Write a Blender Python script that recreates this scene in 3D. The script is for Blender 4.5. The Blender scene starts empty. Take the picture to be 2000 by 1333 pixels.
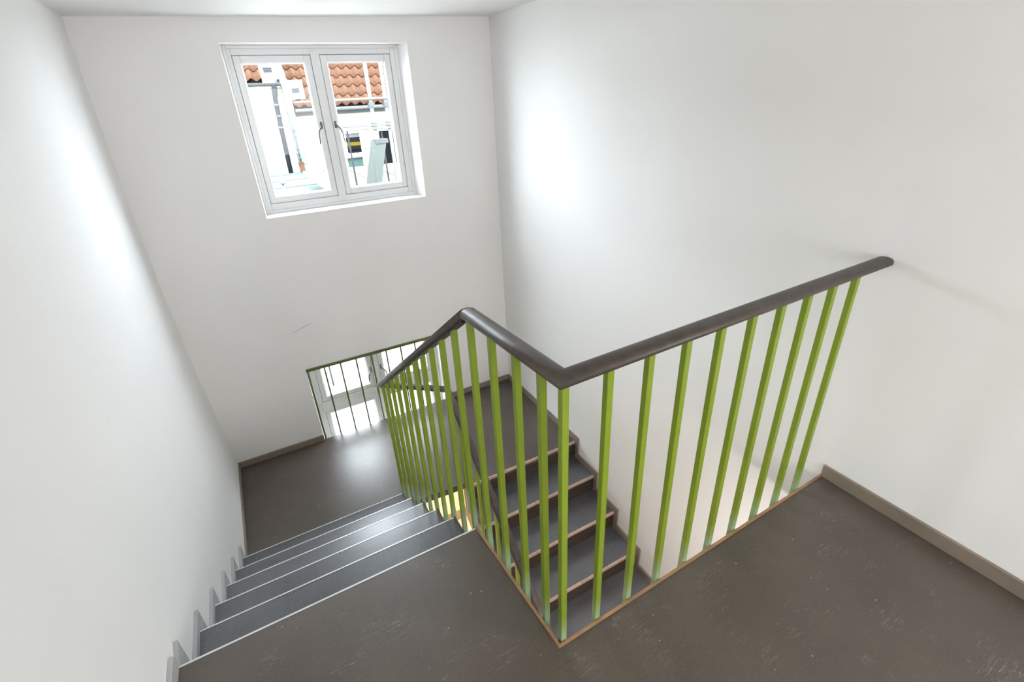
import bpy, bmesh, math, random
from mathutils import Vector, Matrix
from math import sin, cos, pi, radians

random.seed(7)
scene = bpy.context.scene
C = scene.collection

# ------------------------------------------------------------------ camera
F_PX = 941.732
cam_d = bpy.data.cameras.new('camera')
cam_d.sensor_fit = 'HORIZONTAL'
cam_d.sensor_width = 36.0
cam_d.lens = F_PX / 2000.0 * 36.0
cam_d.clip_start = 0.02
cam = bpy.data.objects.new('camera', cam_d)
C.objects.link(cam)
YAW, PITCH, ROLL = -0.4901, -0.4744, -0.0505
_f = Vector((-sin(YAW) * cos(PITCH), cos(YAW) * cos(PITCH), sin(PITCH)))
_r0 = Vector((cos(YAW), sin(YAW), 0))
_u0 = _r0.cross(_f)
_r = _r0 * cos(ROLL) + _u0 * sin(ROLL)
_u = -_r0 * sin(ROLL) + _u0 * cos(ROLL)
_m = Matrix((_r, _u, -_f)).transposed().to_4x4()
_m.translation = Vector((-0.5113, -0.7433, 1.524))
cam.matrix_world = _m
scene.camera = cam

# ------------------------------------------------------------------ view, world, lights
vs = scene.view_settings
vs.view_transform = 'Standard'
vs.look = 'None'
vs.gamma = 1.0
vs.use_curve_mapping = False
vs.exposure = -0.16

world = bpy.data.worlds.new('world')
scene.world = world
world.use_nodes = True
bg = world.node_tree.nodes['Background']
bg.inputs['Color'].default_value = (0.84, 0.915, 1.0, 1)
bg.inputs['Strength'].default_value = 40.0

def add_light(name, kind, loc, energy, color, **kw):
    d = bpy.data.lights.new(name, kind)
    d.energy = energy
    d.color = color
    o = bpy.data.objects.new(name, d)
    C.objects.link(o)
    o.location = loc
    for k, v in kw.items():
        if k == 'rot':
            o.rotation_euler = v
        elif k == 'portal':
            d.cycles.is_portal = v
        else:
            setattr(d, k, v)
    return o

# sun from behind our own house, full on the houses across the yard
add_light('sun', 'SUN', (-1, -9, 12), 40.0, (1.0, 0.97, 0.93), angle=radians(1.5),
          rot=(radians(38), 0, radians(-12)))
# added fill light, set in the made-up window behind the camera
add_light('rear_fill', 'AREA', (0.3, -3.10, 1.25), 66, (1.0, 0.985, 0.96), shape='RECTANGLE',
          size=1.7, size_y=1.05, rot=(radians(90), 0, 0))
# portals (sampling guides) in the two stairwell windows
add_light('portal_1', 'AREA', (0.19, 3.30, 1.355), 1, (1, 1, 1), shape='RECTANGLE', size=1.1, size_y=1.02,
          rot=(radians(-90), 0, 0), portal=True)
add_light('portal_2', 'AREA', (0.18, 3.30, -0.82), 1, (1, 1, 1), shape='RECTANGLE', size=1.1, size_y=0.95,
          rot=(radians(-90), 0, 0), portal=True)

# ------------------------------------------------------------------ measures
XL = -1.0552
YB = 2.9735
def xr(y): return 1.3668 + 0.0484 * (y + 0.5389) / 3.5124
ZC_L, ZC_R = 1.980, 2.028
Y0, GO, RI = 0.5456, 0.2537, 0.1742          # upper flight
ZL = -6 * RI                                   # half landing
YR0, GR, RR = 1.8002, 0.2606, 0.162           # lower flight
YREAR = -3.0
ZLOW = -2.60
def xedge(y):
    if y <= Y0: return -0.0213 * max(y, 0) / Y0
    return -0.0213 - 0.0196 * (y - Y0)
def xg(y): return 0.410 - 0.022 * (1.80 - y)
def yedge(x): return 0.0205 * x / 1.3743

# ------------------------------------------------------------------ materials
def new_mat(name):
    m = bpy.data.materials.new(name)
    m.use_nodes = True
    nt = m.node_tree
    b = nt.nodes['Principled BSDF']
    return m, nt, b

def N(nt, typ, **kw):
    n = nt.nodes.new(typ)
    for k, v in kw.items():
        if k in n.inputs.keys() if isinstance(k, str) else False:
            n.inputs[k].default_value = v
        else:
            setattr(n, k, v)
    return n

def coords(nt):
    return N(nt, 'ShaderNodeTexCoord').outputs['Object']

def noise(nt, vec, scale, detail=3, rough=0.55):
    n = nt.nodes.new('ShaderNodeTexNoise')
    n.inputs['Scale'].default_value = scale
    n.inputs['Detail'].default_value = detail
    n.inputs['Roughness'].default_value = rough
    nt.links.new(vec, n.inputs['Vector'])
    return n.outputs['Fac']

def ramp(nt, fac, a, b, ca=(0, 0, 0, 1), cb=(1, 1, 1, 1)):
    r = nt.nodes.new('ShaderNodeValToRGB')
    r.color_ramp.elements[0].position = a
    r.color_ramp.elements[1].position = b
    r.color_ramp.elements[0].color = ca
    r.color_ramp.elements[1].color = cb
    nt.links.new(fac, r.inputs['Fac'])
    return r.outputs['Color']

def mix(nt, fac, a, b, mode='MIX'):
    n = nt.nodes.new('ShaderNodeMix')
    n.data_type = 'RGBA'
    n.blend_type = mode
    for sock, v in ((n.inputs['Factor'], fac), (n.inputs['A'], a), (n.inputs['B'], b)):
        if hasattr(v, 'node'):
            nt.links.new(v, sock)
        elif isinstance(v, (int, float)):
            sock.default_value = v
        else:
            sock.default_value = (*v, 1) if len(v) == 3 else v
    return n.outputs['Result']

def bump(nt, b, h, strength, dist=0.01):
    n = nt.nodes.new('ShaderNodeBump')
    n.inputs['Strength'].default_value = strength
    n.inputs['Distance'].default_value = dist
    nt.links.new(h, n.inputs['Height'])
    nt.links.new(n.outputs['Normal'], b.inputs['Normal'])

def mmath(nt, op, a, b=None, clamp=False):
    n = nt.nodes.new('ShaderNodeMath')
    n.operation = op
    n.use_clamp = clamp
    for i, v in enumerate((a, b)):
        if v is None: continue
        if hasattr(v, 'node'): nt.links.new(v, n.inputs[i])
        else: n.inputs[i].default_value = v
    return n.outputs[0]

def mat_plain(name, col, rough=0.5, metal=0.0, var=0.08, scale=6, bmp=0.0, bscale=80, spec=0.5):
    m, nt, b = new_mat(name)
    v = coords(nt)
    f = noise(nt, v, scale, 4)
    c1 = tuple(c * (1 - var) for c in col)
    c2 = tuple(min(1, c * (1 + var)) for c in col)
    nt.links.new(ramp(nt, f, 0.3, 0.7, (*c1, 1), (*c2, 1)), b.inputs['Base Color'])
    b.inputs['Roughness'].default_value = rough
    b.inputs['Metallic'].default_value = metal
    b.inputs['Specular IOR Level'].default_value = spec
    if bmp: bump(nt, b, noise(nt, v, bscale, 3), bmp, 0.002)
    return m

def mat_wall(name, col, marks=()):
    m, nt, b = new_mat(name)
    v = coords(nt)
    big = noise(nt, v, 0.9, 3)
    base = ramp(nt, big, 0.3, 0.7, (*[c * 0.965 for c in col], 1), (*col, 1))
    spots = ramp(nt, noise(nt, v, 24, 2), 0.785, 0.80)
    out = mix(nt, mmath(nt, 'MULTIPLY', spots, 0.10), base, (0.30, 0.28, 0.25))
    for (x0, z0, x1, z1, w, axis, a) in marks:      # rubbed pencil lines and scuffs
        sep = nt.nodes.new('ShaderNodeSeparateXYZ')
        nt.links.new(v, sep.inputs[0])
        ang = math.atan2(z1 - z0, x1 - x0); L = math.hypot(x1 - x0, z1 - z0)
        dx = mmath(nt, 'SUBTRACT', sep.outputs[axis], (x0 + x1) / 2)
        dz = mmath(nt, 'SUBTRACT', sep.outputs['Z'], (z0 + z1) / 2)
        al = mmath(nt, 'ADD', mmath(nt, 'MULTIPLY', dx, cos(ang)), mmath(nt, 'MULTIPLY', dz, sin(ang)))
        ac = mmath(nt, 'SUBTRACT', mmath(nt, 'MULTIPLY', dz, cos(ang)), mmath(nt, 'MULTIPLY', dx, sin(ang)))
        k = mmath(nt, 'MULTIPLY', mmath(nt, 'LESS_THAN', mmath(nt, 'ABSOLUTE', al), L / 2),
                  mmath(nt, 'LESS_THAN', mmath(nt, 'ABSOLUTE', ac), w / 2))
        out = mix(nt, mmath(nt, 'MULTIPLY', k, a), out, (0.12, 0.11, 0.11))
    nt.links.new(out, b.inputs['Base Color'])
    b.inputs['Roughness'].default_value = 0.62
    h = mmath(nt, 'ADD', noise(nt, v, 3.0, 2), mmath(nt, 'MULTIPLY', noise(nt, v, 160, 2), 0.06))
    bump(nt, b, h, 0.12, 0.02)
    return m

def mat_lino(name, col, dirt=1.0, rough=0.4, rvar=0.08):
    m, nt, b = new_mat(name)
    v = coords(nt)
    cloud = noise(nt, v, 3.2, 6, 0.62)
    base = ramp(nt, cloud, 0.30, 0.72, (*[c * 0.74 for c in col], 1), (*[c * 1.25 for c in col], 1))
    fine = noise(nt, v, 140, 2)
    base = mix(nt, mmath(nt, 'MULTIPLY', ramp(nt, fine, 0.42, 0.72), 0.38), base, tuple(c * 1.9 for c in col))
    # plaster dust specks
    vor = nt.nodes.new('ShaderNodeTexVoronoi'); vor.inputs['Scale'].default_value = 26
    nt.links.new(v, vor.inputs['Vector'])
    sp = mmath(nt, 'LESS_THAN', vor.outputs['Distance'], 0.075)
    gate = ramp(nt, noise(nt, v, 9.0, 3), 0.50, 0.60)
    base = mix(nt, mmath(nt, 'MULTIPLY', mmath(nt, 'MULTIPLY', sp, gate), 0.5 * dirt), base, (0.5, 0.48, 0.45))
    # scuff marks: thin bands of a stretched noise, only in some places
    mp = nt.nodes.new('ShaderNodeMapping'); mp.inputs['Rotation'].default_value = (0, 0, 0.7)
    mp.inputs['Scale'].default_value = (3.0, 46, 1); nt.links.new(v, mp.inputs['Vector'])
    sc = noise(nt, mp.outputs[0], 2.2, 3)
    line = mmath(nt, 'LESS_THAN', mmath(nt, 'ABSOLUTE', mmath(nt, 'SUBTRACT', sc, 0.5)), 0.006)
    g2 = ramp(nt, noise(nt, v, 5.3, 3), 0.54, 0.64)
    base = mix(nt, mmath(nt, 'MULTIPLY', mmath(nt, 'MULTIPLY', line, g2), 0.35 * dirt), base, (0.45, 0.42, 0.38))
    # pale smeared patches
    g3 = ramp(nt, noise(nt, v, 7.5, 6, 0.75), 0.62, 0.80)
    base = mix(nt, mmath(nt, 'MULTIPLY', g3, 0.30 * dirt), base, (0.42, 0.39, 0.35))
    nt.links.new(base, b.inputs['Base Color'])
    rr_ = nt.nodes.new('ShaderNodeMapRange')
    rr_.inputs['To Min'].default_value = rough - rvar
    rr_.inputs['To Max'].default_value = rough + rvar
    nt.links.new(cloud, rr_.inputs['Value'])
    nt.links.new(rr_.outputs[0], b.inputs['Roughness'])
    bump(nt, b, fine, 0.06, 0.002)
    b.inputs['Specular IOR Level'].default_value = 0.85
    return m

def mat_wood(name, col, rough=0.45, scale=(1, 14, 14), var=0.35, bmp=0.05):
    m, nt, b = new_mat(name)
    v = coords(nt)
    mp = nt.nodes.new('ShaderNodeMapping'); mp.inputs['Scale'].default_value = scale
    nt.links.new(v, mp.inputs['Vector'])
    f = noise(nt, mp.outputs[0], 4, 5, 0.6)
    nt.links.new(ramp(nt, f, 0.25, 0.75, (*[c * (1 - var) for c in col], 1), (*[min(1, c * (1 + var)) for c in col], 1)),
                 b.inputs['Base Color'])
    b.inputs['Roughness'].default_value = rough
    bump(nt, b, f, bmp, 0.003)
    return m

def mat_glass(name, tint=(1, 1, 1), refl=1.0):
    m, nt, b = new_mat(name)
    nt.nodes.remove(b)
    out = nt.nodes['Material Output']
    tr = nt.nodes.new('ShaderNodeBsdfTransparent'); tr.inputs[0].default_value = (*tint, 1)
    gl = nt.nodes.new('ShaderNodeBsdfGlossy'); gl.inputs['Roughness'].default_value = 0.02
    fr = nt.nodes.new('ShaderNodeFresnel'); fr.inputs['IOR'].default_value = 1.45
    mx = nt.nodes.new('ShaderNodeMixShader')
    geo = nt.nodes.new('ShaderNodeNewGeometry')
    front = mmath(nt, 'SUBTRACT', 1.0, geo.outputs['Backfacing'])      # reflect once, on the entry face
    f = mmath(nt, 'MULTIPLY', mmath(nt, 'MULTIPLY', fr.outputs[0], refl), front)
    nt.links.new(f, mx.inputs[0]); nt.links.new(tr.outputs[0], mx.inputs[1]); nt.links.new(gl.outputs[0], mx.inputs[2])
    nt.links.new(mx.outputs[0], out.inputs['Surface'])
    return m

def mat_green():
    """green enamel; at the foot of each bar reflected light is mixed in as mint"""
    m, nt, b = new_mat('green_enamel')
    v = coords(nt)
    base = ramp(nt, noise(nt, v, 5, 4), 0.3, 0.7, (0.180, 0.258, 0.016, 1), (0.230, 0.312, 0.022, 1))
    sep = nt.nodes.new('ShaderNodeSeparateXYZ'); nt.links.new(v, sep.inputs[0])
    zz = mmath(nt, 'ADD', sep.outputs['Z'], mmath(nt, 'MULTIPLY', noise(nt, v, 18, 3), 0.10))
    foot_light = ramp(nt, zz, 0.20, 0.30, (1, 1, 1, 1), (0, 0, 0, 1))  # pale reflected light painted in near the foot
    nt.links.new(mix(nt, mmath(nt, 'MULTIPLY', foot_light, 0.55), base, (0.34, 0.52, 0.42)), b.inputs['Base Color'])
    b.inputs['Roughness'].default_value = 0.38
    bump(nt, b, noise(nt, v, 60, 3), 0.05, 0.002)
    return m

WALL = (0.885, 0.875, 0.865)
M = {}
M['wall'] = mat_wall('wall_paint', WALL)
M['wall_back'] = mat_wall('wall_paint_scuffed', (0.875, 0.86, 0.85),
                          marks=[(-0.418, -0.024, -0.270, 0.022, 0.005, 'X', 0.4)])
M['ceil'] = mat_wall('ceiling_paint', (0.88, 0.875, 0.87))
M['lino'] = mat_lino('worn_linoleum', (0.072, 0.055, 0.043), 1.0, 0.40)
M['lino_s'] = mat_lino('stair_lino_blue_lit', (0.092, 0.094, 0.103), 0.45, 0.29, 0.03)  # floor linoleum with the blue window light tinted into its colour
M['riser'] = mat_wood('shaded_riser', (0.060, 0.042, 0.034), 0.5, (1, 1, 10))  # brown darkened to carry the shade on the riser faces
M['nose_w'] = mat_plain('pale_wood_nosing', (0.55, 0.40, 0.32), 0.45, 0, 0.15, 20)
M['nose_l'] = mat_plain('highlit_metal_nosing', (0.72, 0.73, 0.77), 0.35, 0.3, 0.05, 20)  # metal edge strip, its window highlight put into the pale colour
M['trim'] = mat_wood('oiled_wood_trim', (0.34, 0.19, 0.095), 0.42, (2, 2, 2), 0.35)
M['skirt'] = mat_plain('taupe_skirting', (0.235, 0.190, 0.150), 0.45, 0, 0.08, 9)
M['skirt_g'] = mat_plain('grey_skirting', (0.42, 0.42, 0.41), 0.5, 0, 0.06, 9)
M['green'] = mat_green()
M['rail'] = mat_wood('dark_wood_handrail', (0.064, 0.049, 0.040), 0.46, (6, 6, 6), 0.35, 0.03)
M['steel'] = mat_plain('dark_steel', (0.045, 0.045, 0.042), 0.4, 0.5)
M['guard'] = mat_plain('dark_green_enamel', (0.10, 0.13, 0.035), 0.4, 0, 0.1)
M['wframe'] = mat_plain('white_window_paint', (0.80, 0.81, 0.82), 0.35, 0, 0.02, 4)
M['gasket'] = mat_plain('dark_gasket', (0.06, 0.065, 0.07), 0.6)
M['handle'] = mat_plain('grey_iron', (0.20, 0.20, 0.20), 0.4, 0.7)
M['glass'] = mat_glass('window_glass', (0.97, 0.985, 0.98), 0.8)
M['frosted'] = mat_plain('frosted_pane', (0.75, 0.78, 0.80), 0.6)
M['soffit'] = mat_plain('soffit_paint', (0.65, 0.63, 0.60), 0.6, 0, 0.04, 2)
M['side'] = mat_wood('stringer_paint', (0.10, 0.080, 0.065), 0.45, (1, 1, 4))
M['yellow_wall'] = mat_plain('lower_wall_paint', (0.78, 0.70, 0.56), 0.6, 0, 0.03, 2)
# outside: most colours darkened to offset the strong sky and sun light
M['render_w'] = mat_plain('white_render', (0.66, 0.66, 0.63), 0.8, 0, 0.04, 1.2, 0.1, 40, spec=0.0)
M['render_c'] = mat_plain('cream_render', (0.1297, 0.1168, 0.0823), 0.8, 0, 0.04, 1.2, 0.1, 40, spec=0.0)
M['render_b'] = mat_plain('darkened_white_render', (0.0433, 0.0494, 0.0514), 0.8, 0, 0.04, 1.2, 0.1, 40, spec=0.0)  # bluish-white render, its colour darkened to offset the strong outdoor light
M['tile'] = mat_plain('darkened_clay_pantile', (0.0318, 0.0168, 0.0109), 0.85, 0, 0.22, 5.5, 0.2, 30, spec=0.0)  # light orange-red tile colour, darkened to make up for the strong outdoor light
M['deck'] = mat_plain('dark_roof_felt', (0.0033, 0.0015, 0.0014), 0.9, spec=0.0)
M['zinc'] = mat_plain('zinc_gutter', (0.0245, 0.0264, 0.0271), 0.6, 0.0, 0.12, 4, spec=0.0)
M['zinc_d'] = mat_plain('dark_zinc_pipe', (0.0091, 0.0102, 0.0115), 0.6, 0.0, 0.12, 4, spec=0.0)
M['mint'] = mat_plain('darkened_mint_roofing', (0.0351, 0.0438, 0.0422), 0.8, 0, 0.05, 1.5, spec=0.0)  # pale mint roofing, colour lowered against the strong sun and sky
M['membrane'] = mat_plain('white_roof_membrane', (0.2310, 0.2310, 0.2205), 0.7, 0, 0.03, 1.0, spec=0.0)
M['galv'] = mat_plain('galvanised_tube', (0.0462, 0.0497, 0.0486), 0.6, 0.0, 0.08, 6, spec=0.0)
M['alu'] = mat_plain('darkened_aluminium', (0.0244, 0.0283, 0.0261), 0.6, 0.0, 0.1, 3, spec=0.0)  # aluminium tone darkened to balance the bright light outside
M['grate'] = mat_plain('pale_deck_boards', (0.0597, 0.0544, 0.0436), 0.7, 0, 0.1, 4, spec=0.0)
M['dark'] = mat_plain('dark_glazing', (0.0015, 0.0015, 0.0018), 0.3, spec=0.0)
M['yellow'] = mat_plain('yellow_panel', (0.0244, 0.0202, 0.0023), 0.6, spec=0.0)
M['teal'] = mat_plain('teal_panel', (0.0121, 0.0227, 0.0217), 0.6, spec=0.0)
M['roofcap'] = mat_plain('grey_roofing', (0.3, 0.3, 0.3), 0.8)

# ------------------------------------------------------------------ mesh helpers
def box(bm, x0, x1, y0, y1, z0, z1):
    v = [bm.verts.new((x, y, z)) for z in (z0, z1) for y in (y0, y1) for x in (x0, x1)]
    for q in ((0, 2, 3, 1), (4, 5, 7, 6), (0, 1, 5, 4), (2, 6, 7, 3), (0, 4, 6, 2), (1, 3, 7, 5)):
        bm.faces.new([v[i] for i in q])
    return v

def hexa(bm, bot, top):
    """bot/top: 4 points each, counter-clockwise seen from above"""
    b = [bm.verts.new(p) for p in bot]; t = [bm.verts.new(p) for p in top]
    bm.faces.new(b[::-1]); bm.faces.new(t)
    for i in range(4):
        j = (i + 1) % 4
        bm.faces.new((b[i], b[j], t[j], t[i]))

def prism(bm, poly, z0, z1):
    b = [bm.verts.new((x, y, z0)) for x, y in poly]; t = [bm.verts.new((x, y, z1)) for x, y in poly]
    bm.faces.new(b[::-1]); bm.faces.new(t)
    n = len(poly)
    for i in range(n):
        j = (i + 1) % n
        bm.faces.new((b[i], b[j], t[j], t[i]))

def tube(bm, pts, r, n=8, r2=None):
    pts = [Vector(p) for p in pts]
    rings = []
    for i, p in enumerate(pts):
        d = ((pts[min(i + 1, len(pts) - 1)] - p).normalized() + (p - pts[max(i - 1, 0)]).normalized())
        d.normalize()
        a = d.cross(Vector((0, 0, 1)))
        if a.length < 0.01: a = d.cross(Vector((0, 1, 0)))
        a.normalize(); b = a.cross(d)
        rad = r if r2 is None else r + (r2 - r) * i / (len(pts) - 1)
        rings.append([bm.verts.new(p + (a * cos(2 * pi * k / n) + b * sin(2 * pi * k / n)) * rad) for k in range(n)])
    for i in range(len(rings) - 1):
        for k in range(n):
            j = (k + 1) % n
            bm.faces.new((rings[i][k], rings[i][j], rings[i + 1][j], rings[i + 1][k]))
    bm.faces.new(rings[0]); bm.faces.new(rings[-1][::-1])

def sweep(bm, prof, path):
    """prof: closed list of (side, up); path: list of points, mitred"""
    path = [Vector(p) for p in path]
    n = len(path)
    dirs = [(path[i + 1] - path[i]).normalized() for i in range(n - 1)]
    def frame(d):
        s = d.cross(Vector((0, 0, 1))).normalized()
        return s, s.cross(d)
    rings = []
    for i, p in enumerate(path):
        ds = [dirs[j] for j in (i - 1, i) if 0 <= j < n - 1]
        nn = sum(ds, Vector()).normalized()
        if i == 0 or i == n - 1: nn = ds[0]
        ring = []
        for a, b in prof:
            acc = Vector()
            for d in ds:
                s, u = frame(d)
                o = s * a + u * b
                acc += p + o - d * (nn.dot(o) / nn.dot(d))
            ring.append(bm.verts.new(acc / len(ds)))
        rings.append(ring)
    k = len(prof)
    for i in range(n - 1):
        for a in range(k):
            b = (a + 1) % k
            bm.faces.new((rings[i][a], rings[i][b], rings[i + 1][b], rings[i + 1][a]))
    bm.faces.new(rings[0][::-1]); bm.faces.new(rings[-1])

def mesh_of(name, bm, mat, smooth=False):
    bmesh.ops.recalc_face_normals(bm, faces=bm.faces)
    me = bpy.data.meshes.new(name)
    bm.to_mesh(me); bm.free()
    me.materials.append(M[mat])
    if smooth:
        for p in me.polygons: p.use_smooth = True
    return me

def obj(name, bm, mat, parent=None, smooth=False, bevel=0.0, segs=2):
    me = mesh_of(name, bm, mat, smooth) if isinstance(bm, bmesh.types.BMesh) else bm
    o = bpy.data.objects.new(name, me)
    C.objects.link(o)
    if parent: o.parent = parent
    if bevel:
        md = o.modifiers.new('bevel', 'BEVEL'); md.width = bevel; md.segments = segs; md.limit_method = 'ANGLE'
        md.angle_limit = radians(40)
    return o

def thing(name, label, cat, loc=(0, 0, 0), group=None):
    o = bpy.data.objects.new(name, None)
    C.objects.link(o); o.location = loc
    o.empty_display_size = 0.05
    o['label'] = label; o['category'] = cat
    if group: o['group'] = group
    return o

def part(name, bm, mat, parent, loc=None, **kw):
    """mesh given in world coordinates, parented to an Empty with a location only"""
    o = obj(name, bm, mat, parent, **kw)
    off = Vector()
    p = parent
    while p is not None:
        off += p.location; p = p.parent
    o.location = (Vector(loc) if loc else Vector()) - off
    return o

def tag(o, label, cat, group=None):
    o['label'] = label; o['category'] = cat
    if group: o['group'] = group
    return o

def struct(o, label=None, cat=None):
    o['kind'] = 'structure'
    if label: o['label'] = label
    if cat: o['category'] = cat
    return o

B = bmesh.new

# ------------------------------------------------------------------ room shell
# left wall: old plaster, leaning out a few centimetres at mid height near the back corner
bm = B()
NY, NZ = 24, 30
ys = [YREAR - 0.2 + (YB + 0.05 - YREAR + 0.2) * i / NY for i in range(NY + 1)]
zs = [ZLOW - 0.05 + (2.15 - ZLOW + 0.05) * j / NZ for j in range(NZ + 1)]
def wl(y, z):
    t = min(1, max(0, (z - ZL) / (1.98 - ZL)))
    k = min(1, max(0, (y - 1.4) / (YB - 1.4)))
    return XL - 0.045 * sin(pi * t) * k * k
g = [[bm.verts.new((wl(y, z), y, z)) for z in zs] for y in ys]
for i in range(NY):
    for j in range(NZ):
        bm.faces.new((g[i][j], g[i + 1][j], g[i + 1][j + 1], g[i][j + 1]))
h = [[bm.verts.new((XL - 0.30, y, z)) for z in (zs[0], zs[-1])] for y in (ys[0], ys[-1])]
bm.faces.new((h[0][0], h[0][1], h[1][1], h[1][0]))
bm.faces.new([h[0][0]] + [g[0][j] for j in range(NZ + 1)] + [h[0][1]])
bm.faces.new([h[1][1]] + [g[NY][j] for j in range(NZ, -1, -1)] + [h[1][0]])
bm.faces.new([h[0][1]] + [g[i][NZ] for i in range(NY + 1)] + [h[1][1]])
bm.faces.new([h[1][0]] + [g[i][0] for i in range(NY, -1, -1)] + [h[0][0]])
struct(obj('wall_left', bm, 'wall', smooth=False), 'white plastered wall along the left of the stairs', 'wall')

# right wall
bm = B()
ya, yb_ = YREAR - 0.2, YB + 0.02
prism(bm, [(xr(ya), ya), (xr(ya) + 0.25, ya), (xr(yb_) + 0.25, yb_), (xr(yb_), yb_)], ZLOW - 0.05, 2.2)
struct(obj('wall_right', bm, 'wall'), 'tall white wall to the right of the stairwell', 'wall')

# back wall with two window openings (plaster reveals)
UW = dict(x0=-0.373, x1=0.7737, z0=0.8384, z1=1.8645)          # on the wall face
UF = dict(x0=-0.362, x1=0.735, z0=0.850, z1=1.862)             # where the frame sits
LW = dict(x0=-0.3955, x1=0.7498, z0=-1.29, z1=-0.349)
LF = dict(x0=-0.385, x1=0.735, z0=-1.285, z1=-0.352)
TH = 0.36
bm = B()
def quad(*p):
    bm.faces.new([bm.verts.new(q) for q in p])
def face_y(x0, x1, z0, z1, y):
    quad((x0, y, z0), (x1, y, z0), (x1, y, z1), (x0, y, z1))
XA, XB, ZA, ZB = XL - 0.3, xr(YB) + 0.25, ZLOW - 0.05, 2.2
for y, u, l in ((YB, UW, LW), (YB + TH, UF, LF)):
    face_y(XA, XB, ZA, l['z0'], y)
    face_y(XA, l['x0'], l['z0'], l['z1'], y); face_y(l['x1'], XB, l['z0'], l['z1'], y)
    face_y(XA, XB, l['z1'], u['z0'], y)
    face_y(XA, u['x0'], u['z0'], u['z1'], y); face_y(u['x1'], XB, u['z0'], u['z1'], y)
    face_y(XA, XB, u['z1'], ZB, y)
def reveal(a, b, ya, yb):
    A = [(a['x0'], ya, a['z0']), (a['x1'], ya, a['z0']), (a['x1'], ya, a['z1']), (a['x0'], ya, a['z1'])]
    Bq = [(b['x0'], yb, b['z0']), (b['x1'], yb, b['z0']), (b['x1'], yb, b['z1']), (b['x0'], yb, b['z1'])]
    for i in range(4):
        j = (i + 1) % 4
        quad(A[i], A[j], Bq[j], Bq[i])
DU, DLW = 0.10, 0.13
reveal(UW, UF, YB, YB + DU); reveal(UF, UF, YB + DU, YB + TH)
reveal(LW, LF, YB, YB + DLW); reveal(LF, LF, YB + DLW, YB + TH)
for s in (XA, XB):
    quad((s, YB, ZA), (s, YB + TH, ZA), (s, YB + TH, ZB), (s, YB, ZB))
quad((XA, YB, ZB), (XB, YB, ZB), (XB, YB + TH, ZB), (XA, YB + TH, ZB))
quad((XA, YB, ZA), (XB, YB, ZA), (XB, YB + TH, ZA), (XA, YB + TH, ZA))
bmesh.ops.remove_doubles(bm, verts=bm.verts, dist=1e-5)
struct(obj('wall_back', bm, 'wall_back'), 'grey-white back wall holding the two stairwell windows', 'wall')

# rear wall behind the camera, with an opening for the added window
RW = dict(x0=-0.6, x1=1.2, z0=0.68, z1=1.82)
bm = B()
y0_, y1_ = YREAR - 0.25, YREAR
box(bm, XL - 0.1, RW['x0'], y0_, y1_, 0, 2.2); box(bm, RW['x1'], xr(YREAR) + 0.1, y0_, y1_, 0, 2.2)
box(bm, RW['x0'], RW['x1'], y0_, y1_, 0, RW['z0']); box(bm, RW['x0'], RW['x1'], y0_, y1_, RW['z1'], 2.2)
box(bm, XL - 0.1, xr(YREAR) + 0.1, y0_, y1_, ZLOW - 0.05, 0)
struct(obj('wall_rear', bm, 'wall'), 'white wall behind the viewer', 'wall')

# ceiling
bm = B()
def zc(x): return ZC_L + (ZC_R - ZC_L) * (x - XL) / (xr(YB) - XL)
a, b2 = XL - 0.12, xr(YB) + 0.2
hexa(bm, [(a, YREAR - 0.2, zc(a)), (b2, YREAR - 0.2, zc(b2)), (b2, YB + 0.01, zc(b2)), (a, YB + 0.01, zc(a))],
     [(a, YREAR - 0.2, 2.25), (b2, YREAR - 0.2, 2.25), (b2, YB + 0.01, 2.25), (a, YB + 0.01, 2.25)])
struct(obj('ceiling', bm, 'ceil'), 'white ceiling over the stairwell', 'ceiling')

# upper floor (L-shaped slab with the stair opening)
bm = B()
poly = [(XL - 0.02, YREAR), (xr(YREAR) + 0.02, YREAR), (xr(0) + 0.02, yedge(1.4)), (0, 0), (xedge(Y0) , Y0 - 0.006), (XL - 0.02, Y0 - 0.006)]
prism(bm, poly, -0.22, 0.0)
struct(obj('floor', bm, 'lino'), 'worn dark brown linoleum floor of the upper landing', 'floor')

# half landing and lower floor
bm = B()
prism(bm, [(XL - 0.05, 1.80), (xedge(1.85), 1.83), (xedge(1.85), 1.885), (xg(1.8), 1.850), (xg(1.8), YR0 + 0.012),
           (xr(YR0) + 0.02, YR0 + 0.012), (xr(YB) + 0.02, YB + 0.004), (XL - 0.05, YB + 0.004)], ZL - 0.055, ZL)
box(bm, XL - 0.05, xr(YB) + 0.01, YB - 0.16, YB + 0.004, ZL - 0.245, ZL - 0.056)
struct(obj('floor', bm, 'lino'), 'dark linoleum half landing below the windows', 'floor')
bm = B()
box(bm, XL - 0.02, xr(YB) + 0.02, YREAR, YB + 0.01, ZLOW - 0.1, ZLOW)
struct(obj('floor', bm, 'soffit'), 'brownish floor of the storey below', 'floor')

# timber edging round the stair opening
bm = B()
w = 0.010
prism(bm, [(0 - w, 0 - w), (xr(0) - 0.001, yedge(1.37) - w), (xr(0) - 0.001, yedge(1.37)), (0, 0), (xedge(Y0), Y0), (xedge(Y0) - w, Y0)], -0.045, 0.004)
struct(obj('trim_1', bm, 'trim'), 'orange-brown timber edging round the stair opening', 'trim')

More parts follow.
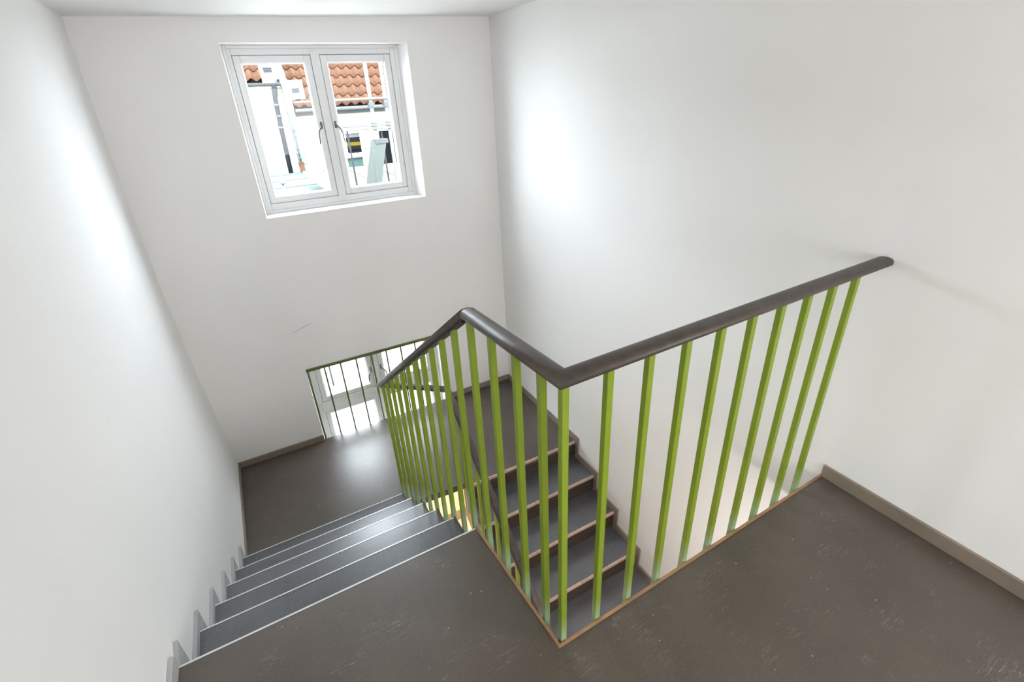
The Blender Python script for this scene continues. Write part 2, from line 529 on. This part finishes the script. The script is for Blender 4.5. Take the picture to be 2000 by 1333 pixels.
# skirtings
def skirt(name, p, q, z, hgt, th, mat, label, side):
    """board from p to q (xy), thickness to the given side vector"""
    bm = B()
    s = Vector(side) * th
    poly = [p, q, (q[0] + s.x, q[1] + s.y), (p[0] + s.x, p[1] + s.y)]
    prism(bm, poly, z, z + hgt)
    return struct(obj(name, bm, mat, bevel=0.002, segs=1), label, 'skirting board')
skirt('baseboard_right', (xr(0.016), 0.016), (xr(YREAR), YREAR), 0.0, 0.060, 0.013, 'skirt', 'taupe skirting board on the upper floor at right', (-1, 0))
skirt('baseboard_back', (XL - 0.02, YB), (LW['x0'] - 0.002, YB), ZL, 0.052, 0.014, 'skirt', 'brown skirting under the back wall left of the low window', (0, -1))
skirt('baseboard_back', (LW['x1'] + 0.002, YB), (xr(YB), YB), ZL, 0.052, 0.014, 'skirt', 'brown skirting under the back wall right of the low window', (0, -1))
skirt('baseboard_left', (XL - 0.004, YB - 0.015), (XL - 0.004, Y0 + 5 * GO + 0.06), ZL, 0.045, 0.012, 'skirt', 'skirting on the left wall beside the half landing', (1, 0))
skirt('baseboard_left', (XL, Y0), (XL, YREAR), 0, 0.055, 0.014, 'skirt_g', 'skirting on the left wall of the upper floor', (1, 0))

# stepped skirting of the upper flight (left wall)
def zigzag(name, steps, xa, xb, mat, label, sgn, up=0.055, fwd=0.045, start=None, end=None):
    top = []; bot = []
    if start: top.append((start[0], start[1] + up)); bot.append((start[0], start[1] - 0.004))
    for i, (y, z, zn) in enumerate(steps):
        top += [(y + sgn * fwd, z + up), (y + sgn * fwd, zn + up)]
        bot += [(y + sgn * 0.0, z - 0.004), (y + sgn * 0.0, zn - 0.004)]
    if end: top.append((end[0], end[1] + up)); bot.append((end[0], end[1] - 0.004))
    bm = B()
    # strip of quads between matching points of the two zigzag lines
    n = len(top)
    for i in range(n - 1):
        vs_ = []
        for xf in (xa, xb):
            vs_.append([bm.verts.new((xf(p[0]), p[0], p[1])) for p in (top[i], top[i + 1], bot[i + 1], bot[i])])
        bm.faces.new(vs_[0]); bm.faces.new(vs_[1][::-1])
        for k in range(4):
            j = (k + 1) % 4
            bm.faces.new((vs_[0][k], vs_[0][j], vs_[1][j], vs_[1][k]))
    bmesh.ops.remove_doubles(bm, verts=bm.verts, dist=1e-5)
    return struct(obj(name, bm, mat), label, 'skirting board')
zigzag('baseboard_left', [(Y0 + k * GO, -k * RI, -(k + 1) * RI) for k in range(6)], lambda y: XL - 0.004, lambda y: XL + 0.014,
       'skirt_g', 'stepped grey skirting along the left side of the upper flight', 1, 0.028, 0.075)
zigzag('baseboard_right', [(YR0 - k * GR, ZL - k * RR, ZL - (k + 1) * RR) for k in range(8)], lambda y: xr(y) + 0.004, lambda y: xr(y) - 0.014,
       'skirt', 'stepped taupe skirting on the right wall beside the lower flight', -1, 0.052, 0.035, start=(YB - 0.014, ZL))

# ------------------------------------------------------------------ stairs
fl = thing('stair_flight', 'upper flight of grey linoleum steps going down to the half landing', 'stairs', (-0.55, Y0, -1.0))
for k in range(0, 6):
    yn, z = Y0 + k * GO, -k * RI
    xe = xedge(yn)
    if k > 0:
        bm = B(); box(bm, XL, xe - 0.0005, yn - GO - 0.02, yn - 0.006, z - 0.035, z)
        t = part('tread', bm, 'lino_s', fl)
        bm = B(); box(bm, xe - 0.008, xe, yn - GO - 0.01, yn, z - 0.03, z + 0.006)
        part('end_trim', bm, 'side', fl)
    bm = B(); box(bm, XL + 0.014, xe, yn - 0.006, yn, z - 0.022, z + 0.0015)
    part('nosing', bm, 'nose_l', fl)
    bm = B(); box(bm, XL, xe - 0.01, yn - 0.035, yn - 0.02, z - RI, z - 0.03)
    part('riser', bm, 'riser', fl)
bm = B()      # stringer on the open side
top = []
for k in range(6):
    yn, z = Y0 + k * GO, -k * RI
    top += [(yn - 0.012, z - 0.02), (yn - 0.012, z - RI - 0.02)]
low = [(Y0 + 5 * GO, ZL - 0.24), (Y0 + 5 * GO - 0.1, ZL - 0.2), (Y0 - 0.02, -0.30)]
pr = [(Y0 - 0.02, -0.02)] + top[:-1] + low
a = [bm.verts.new((xedge(y) - 0.03, y, z)) for y, z in pr]; c = [bm.verts.new((xedge(y) - 0.002, y, z)) for y, z in pr]
bm.faces.new(a); bm.faces.new(c[::-1])
for i in range(len(pr)):
    j = (i + 1) % len(pr); bm.faces.new((a[i], a[j], c[j], c[i]))
part('stringer', bm, 'side', fl)
bm = B()      # plastered underside
sl = RI / GO
hexa(bm, [(XL, Y0 - 0.05, -0.30), (-0.05, Y0 - 0.05, -0.30), (-0.08, Y0 + 5 * GO, ZL - 0.12), (XL, Y0 + 5 * GO, ZL - 0.12)],
     [(XL, Y0 - 0.05, -0.21), (-0.05, Y0 - 0.05, -0.21), (-0.08, Y0 + 5 * GO, ZL - 0.03), (XL, Y0 + 5 * GO, ZL - 0.03)])
part('soffit', bm, 'soffit', fl)

fl2 = thing('stair_flight', 'lower flight of dark steps with pale wooden nosings beside the right wall', 'stairs', (0.9, 1.2, -2.0))
for k in range(0, 9):
    yn, z = YR0 - k * GR, ZL - k * RR
    x0, x1 = xg(yn), xr(yn)
    if k > 0:
        bm = B(); box(bm, x0, x1 - 0.001, yn + 0.012, yn + GR + 0.02, z - 0.03, z)
        part('tread', bm, 'lino_s', fl2)
    bm = B(); box(bm, x0, x1 - 0.014, yn, yn + 0.012, z - 0.021, z + 0.001)
    part('nosing', bm, 'nose_w', fl2)
    bm = B(); box(bm, x0 + 0.005, x1 - 0.001, yn + 0.018, yn + 0.03, z - RR, z - 0.021)
    part('riser', bm, 'riser', fl2)
bm = B()
pr = [(YR0 + 0.02, ZL - 0.02)]
for k in range(9):
    yn, z = YR0 - k * GR, ZL - k * RR
    pr += [(yn + 0.006, z - 0.022), (yn + 0.006, z - RR - 0.022)]
pr = pr[:-1] + [(YR0 - 8 * GR, ZL - 9 * RR - 0.1), (YR0 + 0.02, ZL - 0.30)]
a = [bm.verts.new((xg(y) - 0.024, y, z)) for y, z in pr]; c = [bm.verts.new((xg(y) + 0.004, y, z)) for y, z in pr]
bm.faces.new(a); bm.faces.new(c[::-1])
for i in range(len(pr)):
    j = (i + 1) % len(pr); bm.faces.new((a[i], a[j], c[j], c[i]))
part('stringer', bm, 'nose_w', fl2)

# ------------------------------------------------------------------ stair railing
RB = 0.938          # underside of handrail above the upper floor
rl = thing('stair_railing', 'dark wooden handrail on bright green square balusters round the stair opening', 'railing', (0.02, 0.02, 0.0))
def xb(y): return xedge(y) + 0.0170 - 0.004 * min(1, y / 0.5)
SLOPE = 0.700
YK = 0.475
P1 = (xb(1.9), 1.900, RB - SLOPE * (1.900 - YK) + 0.002)
P2 = (0.385, 1.910, -0.245)
P3 = (0.340, 0.72, -0.985)
P4 = (0.328, 0.35, -1.215)
prof = [(-0.020, 0.0), (-0.0255, 0.005), (-0.0265, 0.011), (-0.0255, 0.018), (-0.020, 0.0245), (-0.010, 0.0275), (0, 0.0283),
        (0.010, 0.0275), (0.020, 0.0245), (0.0255, 0.018), (0.0265, 0.011), (0.0255, 0.005), (0.020, 0.0)]
bm = B()
sweep(bm, prof, [(xr(0.03) - 0.0005, 0.034, RB + 0.002), (xb(0), 0.016, RB), (xb(YK), YK, RB)])
o = part('handrail', bm, 'rail', rl, smooth=True)
bm = B()
sweep(bm, prof, [(xb(YK), YK, RB), P1])
part('handrail', bm, 'rail', rl, smooth=True)
bm = B()
sweep(bm, prof, [P1, P2, P3, P4])
part('handrail', bm, 'rail', rl, smooth=True)
bprof = [(-0.012, -0.007), (0.012, -0.007), (0.012, 0.0005), (-0.012, 0.0005)]
bm = B(); sweep(bm, bprof, [(xb(YK), YK + 0.03, RB - 0.03 * SLOPE), P1]); part('support_bar', bm, 'steel', rl)
bm = B(); sweep(bm, bprof, [P1, P2, P3, P4]); part('support_bar', bm, 'steel', rl)

def baluster(x, y, z0, z1, s=0.0195, rz=0.0):
    bm = B()
    hh = s / 2
    box(bm, -hh, hh, -hh, hh, 0, z1 - z0)
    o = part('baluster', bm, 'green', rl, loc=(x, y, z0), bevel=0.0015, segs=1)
    o.rotation_euler.z = rz
    return o
for k in range(10):
    x = 0.0175 + 0.132 * k
    baluster(x, yedge(x) + 0.0125, -0.14, RB + 0.002)
for y in (0.098, 0.213, 0.340, 0.468):
    baluster(xb(y), y, -0.14, RB + 0.002)
for i in range(11):
    y = YK + 0.005 + 0.1265 * (i + 1) - 0.008
    zt = RB - SLOPE * (y - YK)
    zn = -RI * ((y - Y0) / GO) - 0.14
    baluster(xb(y), y, zn, zt + 0.004)
nlow = 12
for i in range(nlow):
    t = (i + 0.4) / nlow
    a, b3 = Vector(P2), Vector(P4)
    p = a.lerp(b3, t)
    base = ZL - RR * ((YR0 - p.y) / GR) - 0.12
    baluster(p.x, p.y, base, p.z + 0.004)
# ------------------------------------------------------------------ windows
def ring(bm, x0, x1, z0, z1, w, ya, yb):
    """rectangular ring of four bars"""
    box(bm, x0, x0 + w, ya, yb, z0, z1); box(bm, x1 - w, x1, ya, yb, z0, z1)
    box(bm, x0 + w, x1 - w, ya, yb, z0, z0 + w); box(bm, x0 + w, x1 - w, ya, yb, z1 - w, z1)

def handle(par, x, y, z, side, long=0.115):
    bm = B()
    box(bm, x - 0.007, x + 0.007, y - 0.004, y, z - 0.022, z + 0.022)
    tube(bm, [(x, y - 0.003, z), (x, y - 0.028, z)], 0.006)
    s = side
    tube(bm, [(x, y - 0.028, z + 0.004), (x + s * 0.012, y - 0.031, z - 0.012), (x + s * 0.026, y - 0.034, z - 0.030),
              (x + s * 0.033, y - 0.036, z - 0.055), (x + s * 0.034, y - 0.036, z - long + 0.015), (x + s * 0.039, y - 0.036, z - long)], 0.0062, 8, 0.0052)
    return part('handle', bm, 'handle', par, smooth=True)

def sash(par, x0, x1, z0, z1, y, w=0.042):
    bm = B()
    box(bm, x0, x0 + w, y, y + 0.045, z0, z1); box(bm, x1 - w, x1, y, y + 0.045, z0, z1)
    box(bm, x0 + w, x1 - w, y, y + 0.045, z0, z0 + w); box(bm, x0 + w, x1 - w, y, y + 0.045, z1 - w, z1)
    s = part('sash', bm, 'wframe', par, bevel=0.003, segs=1)
    bm = B(); ring(bm, x0 + w - 0.004, x1 - w + 0.004, z0 + w - 0.004, z1 - w + 0.004, 0.010, y + 0.012, y + 0.03)
    part('glazing_bead', bm, 'wframe', s, bevel=0.002, segs=1)
    bm = B(); box(bm, x0 + w, x1 - w, y + 0.020, y + 0.024, z0 + w, z1 - w)
    part('pane', bm, 'glass', s)
    bm = B(); ring(bm, x0 - 0.004, x1 + 0.004, z0 - 0.004, z1 + 0.004, 0.006, y + 0.010, y + 0.012)
    part('gasket', bm, 'gasket', s)
    return s

def ring4w(bm, x0, x1, z0, z1, wl_, wr_, wb_, wt_, ya, yb):
    box(bm, x0, x0 + wl_, ya, yb, z0, z1); box(bm, x1 - wr_, x1, ya, yb, z0, z1)
    box(bm, x0 + wl_, x1 - wr_, ya, yb, z0, z0 + wb_); box(bm, x0 + wl_, x1 - wr_, ya, yb, z1 - wt_, z1)

def window_frame(t, fr, y, xm, wl_, wr_, wb_, wt_):
    """w*: distance from the opening edge to the sash on each side"""
    bm = B()
    x0, x1, z0, z1 = fr['x0'], fr['x1'], fr['z0'], fr['z1']
    ring(bm, x0, x1, z0, z1, 0.020, y, y + 0.08)
    part('outer_frame', bm, 'wframe', t, bevel=0.003, segs=1)
    k = 0.018
    bm = B(); ring4w(bm, x0 + k, x1 - k, z0 + k, z1 - k, wl_ - k - 0.002, wr_ - k - 0.002, wb_ - k - 0.002, wt_ - k - 0.002, y + 0.008, y + 0.08)
    part('inner_frame', bm, 'wframe', t, bevel=0.003, segs=1)
    bm = B(); ring4w(bm, x0 + k, x1 - k, z0 + k, z1 - k, wl_ - k + 0.012, wr_ - k + 0.012, wb_ - k + 0.012, wt_ - k + 0.012, y + 0.062, y + 0.079)
    part('rebate', bm, 'wframe', t)
    bm = B(); box(bm, xm - 0.028, xm + 0.028, y + 0.006, y + 0.08, z0 + 0.03, z1 - 0.03)
    part('mullion', bm, 'wframe', t, bevel=0.004, segs=2)

YF = YB + DU
w1 = thing('window_1', 'upper white double casement window looking onto red pantiled roofs', 'window', (0.19, YF, UF['z0']))
w1['kind'] = 'structure'
XM = 0.172
window_frame(w1, UF, YF, XM, 0.045, 0.060, 0.062, 0.056)
s = sash(w1, UF['x0'] + 0.045, XM - 0.030, UF['z0'] + 0.062, UF['z1'] - 0.056, YF + 0.012)
handle(s, XM - 0.048, YF + 0.012, 1.385, -1)
s = sash(w1, XM + 0.030, UF['x1'] - 0.060, UF['z0'] + 0.062, UF['z1'] - 0.056, YF + 0.012)
handle(s, XM + 0.048, YF + 0.012, 1.385, 1)

YG = YB + DLW
w2 = thing('window_2', 'low white window at the half landing, cut off by the floor', 'window', (0.18, YG, LF['z0']))
w2['kind'] = 'structure'
window_frame(w2, LF, YG, 0.165, 0.060, 0.060, 0.030, 0.045)
bm = B(); box(bm, LF['x0'] + 0.04, LF['x1'] - 0.04, YG + 0.004, YG + 0.08, -0.862, -0.770)
part('transom', bm, 'wframe', w2, bevel=0.003, segs=1)
s = sash(w2, LF['x0'] + 0.060, 0.165 - 0.030, -0.768, LF['z1'] - 0.045, YG + 0.010)
handle(s, 0.165 - 0.046, YG + 0.010, -0.585, -1, 0.10)
s = sash(w2, 0.165 + 0.030, LF['x1'] - 0.060, -0.768, LF['z1'] - 0.045, YG + 0.010)
handle(s, 0.165 + 0.046, YG + 0.010, -0.585, 1, 0.10)
sash(w2, LF['x0'] + 0.060, 0.165 - 0.030, LF['z0'] + 0.03, -0.864, YG + 0.010, 0.034)
sash(w2, 0.165 + 0.030, LF['x1'] - 0.060, LF['z0'] + 0.03, -0.864, YG + 0.010, 0.034)

# unseen window added round the rear fill light
w3 = thing('rear_fill_window', 'added white window round the fill light behind the viewer', 'window', (0.3, YREAR - 0.2, RW['z0']))
w3['kind'] = 'structure'
bm = B(); ring(bm, RW['x0'], RW['x1'], RW['z0'], RW['z1'], 0.045, YREAR - 0.24, YREAR - 0.18)
part('frame', bm, 'wframe', w3)  # frame of the added window
bm = B(); box(bm, RW['x0'] + 0.045, RW['x1'] - 0.045, YREAR - 0.215, YREAR - 0.21, RW['z0'] + 0.045, RW['z1'] - 0.045)
part('pane', bm, 'frosted', w3)  # pane of the added window

# guard rail across the low window
gd = thing('window_guard', 'thin dark green guard rail standing across the low window', 'railing', (0.18, YB, ZL))
yg = YB + 0.012
bm = B(); box(bm, LW['x0'] + 0.001, LW['x1'] - 0.001, yg - 0.008, yg + 0.008, -0.382, -0.360)
part('top_rail', bm, 'guard', gd)
for i in range(9):
    x = -0.383 + 0.1275 * i
    r = 0.0085 if i % 4 == 0 else 0.0070
    bm = B(); tube(bm, [(0, 0, 0), (0, 0, 0.69 if i % 4 else 0.70)], r, 8)
    part('bar', bm, 'guard', gd, loc=(x, yg, ZL - 0.02), smooth=True)

# ------------------------------------------------------------------ lower storey lamp
add_light('lower_lamp', 'POINT', (0.60, 2.25, -1.80), 70, (1.0, 0.72, 0.36), shadow_soft_size=0.12)
bm = B(); box(bm, -0.05, xr(YB) - 0.002, YB - 0.012, YB - 0.001, ZLOW + 0.001, ZL - 0.246)
struct(obj('wall_lower', bm, 'yellow_wall'), 'cream wall of the storey below, lit warm', 'wall')
bm = B(); box(bm, -0.05, xr(YB) - 0.002, YB - 0.03, YB - 0.0125, ZLOW + 0.001, ZLOW + 0.12)
struct(obj('baseboard_lower', bm, 'skirt'), 'skirting of the storey below', 'skirting board')

# ------------------------------------------------------------------ lamps out of view
def unseen_lamp(label, loc, strength, col):
    lp = thing('unseen_lamp', label, 'lamp', loc)
    bm = B()
    bmesh.ops.create_cone(bm, cap_ends=True, segments=40, radius1=0.20, radius2=0.21, depth=0.03, matrix=Matrix.Translation((0, 0, -0.016)))
    obj('base', bm, 'wframe', lp)
    bm = B()
    bmesh.ops.create_uvsphere(bm, u_segments=32, v_segments=16, radius=0.19)
    for v in bm.verts: v.co.z = v.co.z * 0.28 - 0.035
    me_ = mesh_of('shade', bm, 'wframe', True)
    m, nt, b = new_mat('opal_glass_lit')
    b.inputs['Base Color'].default_value = (0.9, 0.88, 0.84, 1)
    b.inputs['Emission Color'].default_value = (*col, 1)
    b.inputs['Emission Strength'].default_value = strength
    me_.materials.clear(); me_.materials.append(m)
    obj('shade', me_, None, lp)
unseen_lamp('round opal ceiling lamp behind the viewer', (0.55, -1.75, zc(0.55)), 2.5, (1.0, 0.84, 0.66))
unseen_lamp('added fill lamp under the upper floor slab', (0.80, -0.45, -0.222), 80.0, (1.0, 0.90, 0.84))  # unseen lamp added to brighten the lower walls and landing

# ------------------------------------------------------------------ outside
YW = 12.0
# far house with pantiled roof (right)
fh = thing('house', 'cream rendered house with a red pantiled roof across the yard', 'building', (2.5, YW, -1.7))
bm = B(); box(bm, 1.085, 6.0, YW, YW + 0.4, -1.7, 1.46); part('wall', bm, 'render_c', fh)
def roof_tiles(par, x0, ncol, nrow, y_eave, z_eave, w=0.2035, e=0.275, pitch=45):
    p = radians(pitch)
    bm = B()
    n = 10
    L = e + 0.06
    topv, botv = [], []
    for j in range(2):
        for th, store in ((0.0, topv), (-0.020, botv)):
            row = []
            for i in range(n + 1):
                t = i / n
                zz = 0.042 * cos(2 * pi * t) + th + (0.038 if j == 0 else 0.0)
                row.append(bm.verts.new((t * w * 1.06, j * L, zz)))
            store.append(row)
    for i in range(n):
        bm.faces.new((topv[0][i], topv[0][i + 1], topv[1][i + 1], topv[1][i]))
        bm.faces.new((botv[0][i + 1], botv[0][i], botv[1][i], botv[1][i + 1]))
        bm.faces.new((botv[0][i], botv[0][i + 1], topv[0][i + 1], topv[0][i]))
    bm.faces.new([topv[0][0], topv[1][0], botv[1][0], botv[0][0]])
    bm.faces.new([topv[0][n], botv[0][n], botv[1][n], topv[1][n]])
    me = mesh_of('tile', bm, 'tile', True)
    off = par.location
    for r in range(nrow):
        for c in range(ncol):
            o = bpy.data.objects.new('tile', me)
            C.objects.link(o); o.parent = par
            o.location = Vector((x0 + c * w, y_eave + r * e * cos(p), z_eave + r * e * sin(p))) - off
            o.rotation_euler = (p, 0, random.uniform(-0.006, 0.006))
EAVE_Z = 1.47
bm = B()
hexa(bm, [(1.085, YW - 0.12, EAVE_Z - 0.05), (5.9, YW - 0.12, EAVE_Z - 0.05), (5.9, YW + 1.25, EAVE_Z + 1.27), (1.085, YW + 1.25, EAVE_Z + 1.27)],
     [(1.085, YW - 0.12, EAVE_Z - 0.035), (5.9, YW - 0.12, EAVE_Z - 0.035), (5.9, YW + 1.25, EAVE_Z + 1.285), (1.085, YW + 1.25, EAVE_Z + 1.285)])
part('roof', bm, 'deck', fh)
roof_tiles(fh, 1.09, 23, 7, YW - 0.17, EAVE_Z - 0.01)
bm = B()
gp = [(0.06 * cos(pi + pi * i / 8), 0.07 * sin(pi + pi * i / 8)) for i in range(9)]
gp = gp + [(p[0] * 0.9, p[1] * 0.9 + 0.002) for p in gp[::-1]]
sweep(bm, gp, [(1.10, YW - 0.20, 1.425), (5.9, YW - 0.20, 1.425)])
part('gutter', bm, 'galv', fh)
bm = B(); box(bm, 1.09, 5.9, YW - 0.05, YW, 1.28, 1.40); part('fascia', bm, 'zinc', fh)
bm = B(); tube(bm, [(1.10, YW - 0.25, 1.56), (4.5, YW - 0.25, 1.55)], 0.018); part('snow_rail', bm, 'galv', fh)
# its window
wz = part('window', (lambda bm: (ring(bm, 2.03, 2.47, 0.36, 0.90, 0.05, YW - 0.04, YW + 0.02), bm)[1])(B()), 'wframe', fh)
bm = B(); box(bm, 2.08, 2.42, YW - 0.015, YW - 0.003, 0.41, 0.85); part('pane', bm, 'dark', wz)
bm = B(); box(bm, 2.08, 2.42, YW - 0.024, YW - 0.016, 0.575, 0.655); part('yellow_strip', bm, 'yellow', wz)
bm = B(); box(bm, 2.08, 2.42, YW - 0.024, YW - 0.016, 0.76, 0.83); part('blind', bm, 'zinc', wz)
bm = B(); box(bm, 2.00, 2.50, YW - 0.09, YW, 0.325, 0.36); part('sill', bm, 'render_w', wz)
bm = B(); box(bm, 2.05, 2.40, YW - 0.03, YW - 0.002, 0.0, 0.30); part('teal_panel', bm, 'teal', fh)
bm = B(); box(bm, 2.9, 3.25, YW - 0.02, YW - 0.003, 0.10, 0.85); part('window', bm, 'dark', fh)

# nearer house (left) with gutter and downpipe
lh = thing('house', 'white house corner with a zinc gutter and dark downpipe across the yard', 'building', (-0.5, YW, 0.15))
bm = B(); box(bm, -6.0, 0.93, YW, YW + 0.5, -1.7, 1.93); part('wall', bm, 'render_w', lh)
bm = B(); box(bm, -6.0, 0.93, YW - 0.03, YW, 1.70, 1.86); part('cornice', bm, 'render_c', lh)
bm = B(); sweep(bm, gp, [(-6.0, YW - 0.10, 1.955), (0.925, YW - 0.10, 1.955)]); part('gutter', bm, 'zinc', lh)
bm = B(); tube(bm, [(0.79, YW - 0.10, 1.90), (0.78, YW - 0.09, 1.80), (0.755, YW - 0.07, 1.62), (0.735, YW - 0.07, 1.15), (0.715, YW - 0.07, 0.13)], 0.054, 10)
dp = part('downpipe', bm, 'zinc_d', lh, smooth=True)
for z in (1.55, 1.33, 1.10):
    bm = B(); tube(bm, [(0.755 - (1.6 - z) * 0.04, YW - 0.07, z), (0.753 - (1.6 - z) * 0.04, YW - 0.07, z - 0.05)], 0.064, 10)
    part('pipe_clip', bm, 'zinc', dp, smooth=True)
bm = B()
hexa(bm, [(-6, YW - 0.02, 1.93), (0.6, YW - 0.02, 1.93), (0.6, YW + 0.9, 2.85), (-6, YW + 0.9, 2.85)],
     [(-6, YW - 0.02, 1.95), (0.6, YW - 0.02, 1.95), (0.6, YW + 0.9, 2.87), (-6, YW + 0.9, 2.87)])
part('roof', bm, 'deck', lh)
roof_tiles(lh, -1.05, 8, 5, YW - 0.05, 2.0)

bm = B(); box(bm, -6.4, -6.0, YB + 1.2, YW + 0.5, -1.7, 0.9); part('side_sky_block', bm, 'render_w', lh)  # unseen block added to cut low sky light from the left
bm = B(); box(bm, 6.0, 6.4, YB + 1.2, YW + 0.4, -1.7, 0.9); part('side_sky_block', bm, 'render_w', fh)  # matching block added on the right, also against low sky light

# white parapet between the two roofs and the vent boxes
pw = thing('parapet', 'white rendered strip of wall between the two roofs', 'wall', (1.0, YW - 0.15, -1.7))
bm = B()
pr = [(YW - 0.16, -1.7), (YW - 0.16, 1.90), (YW + 0.35, 2.35), (YW + 0.95, 2.95), (YW + 1.0, -1.7)]
a = [bm.verts.new((0.93, y, z)) for y, z in pr]; c = [bm.verts.new((1.08, y, z)) for y, z in pr]
bm.faces.new(a); bm.faces.new(c[::-1])
for i in range(len(pr)):
    j = (i + 1) % len(pr); bm.faces.new((a[i], a[j], c[j], c[i]))
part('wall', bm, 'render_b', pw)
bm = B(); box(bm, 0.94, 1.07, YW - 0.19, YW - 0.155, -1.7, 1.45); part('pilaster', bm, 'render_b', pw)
def vent(x0, x1, z0, z1, y, label):
    t = thing('vent_box', label, 'vent', ((x0 + x1) / 2, y, z0), 'roof vents')
    bm = B(); box(bm, x0, x1, y, y + 0.6, z0, z1); part('casing', bm, 'render_w', t, bevel=0.01)
    bm = B(); box(bm, x0 + 0.03, x1 - 0.09, y - 0.012, y, z0 + (z1 - z0) * 0.32, z0 + (z1 - z0) * 0.60); gr = part('grille', bm, 'zinc', t)
    for i in range(3):
        zz = z0 + (z1 - z0) * (0.36 + 0.08 * i)
        bm = B(); box(bm, x0 + 0.04, x1 - 0.10, y - 0.02, y - 0.012, zz, zz + 0.012); part('slat', bm, 'zinc_d', gr)
    return t
vent(1.09, 1.37, 1.62, 1.99, YW - 0.10, 'white vent box set into the red pantiled roof')
vent(0.62, 0.92, 2.02, 2.40, YW - 0.06, 'white vent box above the left gutter')

# cable with clamps beside the downpipe
cb = thing('conductor', 'thin grey conductor running down the white parapet', 'cable', (0.97, YW - 0.22, 0.2))
bm = B(); tube(bm, [(0.965, YW - 0.205, 1.34), (0.965, YW - 0.205, 0.32)], 0.014); part('rod', bm, 'zinc', cb, smooth=True)
for z in (1.0, 0.88, 0.62, 0.42):
    bm = B(); box(bm, 0.935, 0.995, YW - 0.225, YW - 0.19, z, z + 0.035); part('clamp', bm, 'zinc', cb)
bm = B(); box(bm, 0.90, 1.02, YW - 0.25, YW - 0.19, 0.16, 0.34); part('foot_block', bm, 'tile', cb)

# pale green roof terrace and white membrane roof below it
tr = thing('terrace_roof', 'pale green flat roof in front of the white house', 'roof', (-1, 10, 0.0))
bm = B(); box(bm, -5.95, 1.35, 8.2, YW, -0.02, 0.12); part('surface', bm, 'mint', tr)
for y in (11.55, 10.6, 9.6):
    bm = B(); box(bm, -4.0, 1.30, y, y + 0.05, 0.12, 0.142); part('seam', bm, 'mint', tr)
bm = B()
hexa(bm, [(0.95, YW - 0.24, 0.12), (1.35, YW - 0.24, 0.05), (1.35, YW, 0.05), (0.95, YW, 0.12)],
     [(0.95, YW - 0.24, 0.30), (1.35, YW - 0.24, 0.16), (1.35, YW, 0.16), (0.95, YW, 0.30)])
part('upstand', bm, 'render_c', tr)
bm = B(); box(bm, -5.95, 1.35, 8.2, 8.35, -1.7, -0.02); part('front_wall', bm, 'render_w', tr)
mr = thing('membrane_roof', 'flat white roof below the low window', 'roof', (1, 6, -1.8))
bm = B(); box(bm, -5.95, 5.95, YB + TH + 0.02, YW + 0.3, -1.85, -1.7); part('surface', bm, 'membrane', mr)
for i in range(9):
    bm = B(); box(bm, -5.95, 5.95, 3.9 + i * 0.5, 3.93 + i * 0.5, -1.7, -1.685); part('seam', bm, 'membrane', mr)

# scaffold
sc = thing('scaffold', 'galvanised tube scaffold with a slatted deck outside the upper window', 'scaffold', (1.3, 6.0, -1.7))
for x, zt, r in ((1.255, 3.4, 0.024), (1.445, 3.4, 0.024), (0.90, 1.21, 0.012), (1.33, 1.17, 0.012)):
    bm = B(); tube(bm, [(0, 0, 0), (0, 0, zt + 1.7)], r, 10)
    part('post', bm, 'galv' if r > 0.02 else 'zinc_d', sc, loc=(x, 6.0, -1.7), smooth=True)
for z, x0, x1 in ((1.205, 0.77, 2.4), (1.245, 0.77, 2.4), (1.545, 0.80, 2.4)):
    bm = B(); tube(bm, [(x0, 6.0 - 0.03, z), (x1, 6.0 - 0.03, z)], 0.013, 8); part('guard_tube', bm, 'galv', sc, smooth=True)
for z in (1.45, 1.22):
    for x in (1.255, 1.445):
        bm = B(); box(bm, x - 0.035, x + 0.035, 5.96, 6.04, z, z + 0.05); part('coupler', bm, 'zinc', sc)
for i in range(29):
    y = 4.88 + i * 0.155
    bm = B(); box(bm, 0.66, 1.95, y, y + 0.085, 0.37, 0.40); part('slat', bm, 'grate', sc)
for x in (1.0, 1.40, 1.85):
    bm = B(); box(bm, x, x + 0.06, 4.86, 9.4, 0.402, 0.415); part('deck_strap', bm, 'grate', sc)
for x in (1.35, 1.9):
    for y in (4.95, 9.3):
        bm = B(); tube(bm, [(x, y, -1.7), (x, y, 0.37)], 0.02, 8); part('deck_leg', bm, 'galv', sc, smooth=True)

# leaning aluminium board
bd = thing('scaffold_board', 'grey-green aluminium board leaning outside the right casement', 'board', (0.9, 5.0, 0.416))
bm = B()
def lean(z): return 0.94 + (z - 1.13) * 0.29
def ring4(z):
    x = lean(z)
    return [(x + 0.035, 4.96, z), (x + 0.150, 4.96, z), (x + 0.150, 5.06, z), (x, 5.06, z)]
hexa(bm, ring4(0.416), ring4(1.13))
part('board', bm, 'alu', bd)
bm = B(); x = lean(1.13)
box(bm, x + 0.02, x + 0.165, 4.95, 5.07, 1.10, 1.14); part('end_cap', bm, 'zinc', bd)

# lone guard post in front of the terrace
gp_ = thing('guard_post', 'slim white guard post with a collar outside the left casement', 'post', (-0.06, 5.0, -1.7))
bm = B(); tube(bm, [(-0.06, 5.0, -1.7), (-0.06, 5.0, 1.08)], 0.012, 8); part('pole', bm, 'galv', gp_, smooth=True)
bm = B(); tube(bm, [(-0.06, 5.0, 0.79), (-0.06, 5.0, 0.825)], 0.028, 10); part('collar', bm, 'galv', gp_, smooth=True)

# roof slab on top of our own house keeps the sun out
bm = B(); box(bm, XL - 0.6, xr(YB) + 0.6, YREAR - 0.5, YB + TH + 0.05, 2.26, 2.36)
struct(obj('roof', bm, 'roofcap'), 'roof slab over the stairwell', 'roof')
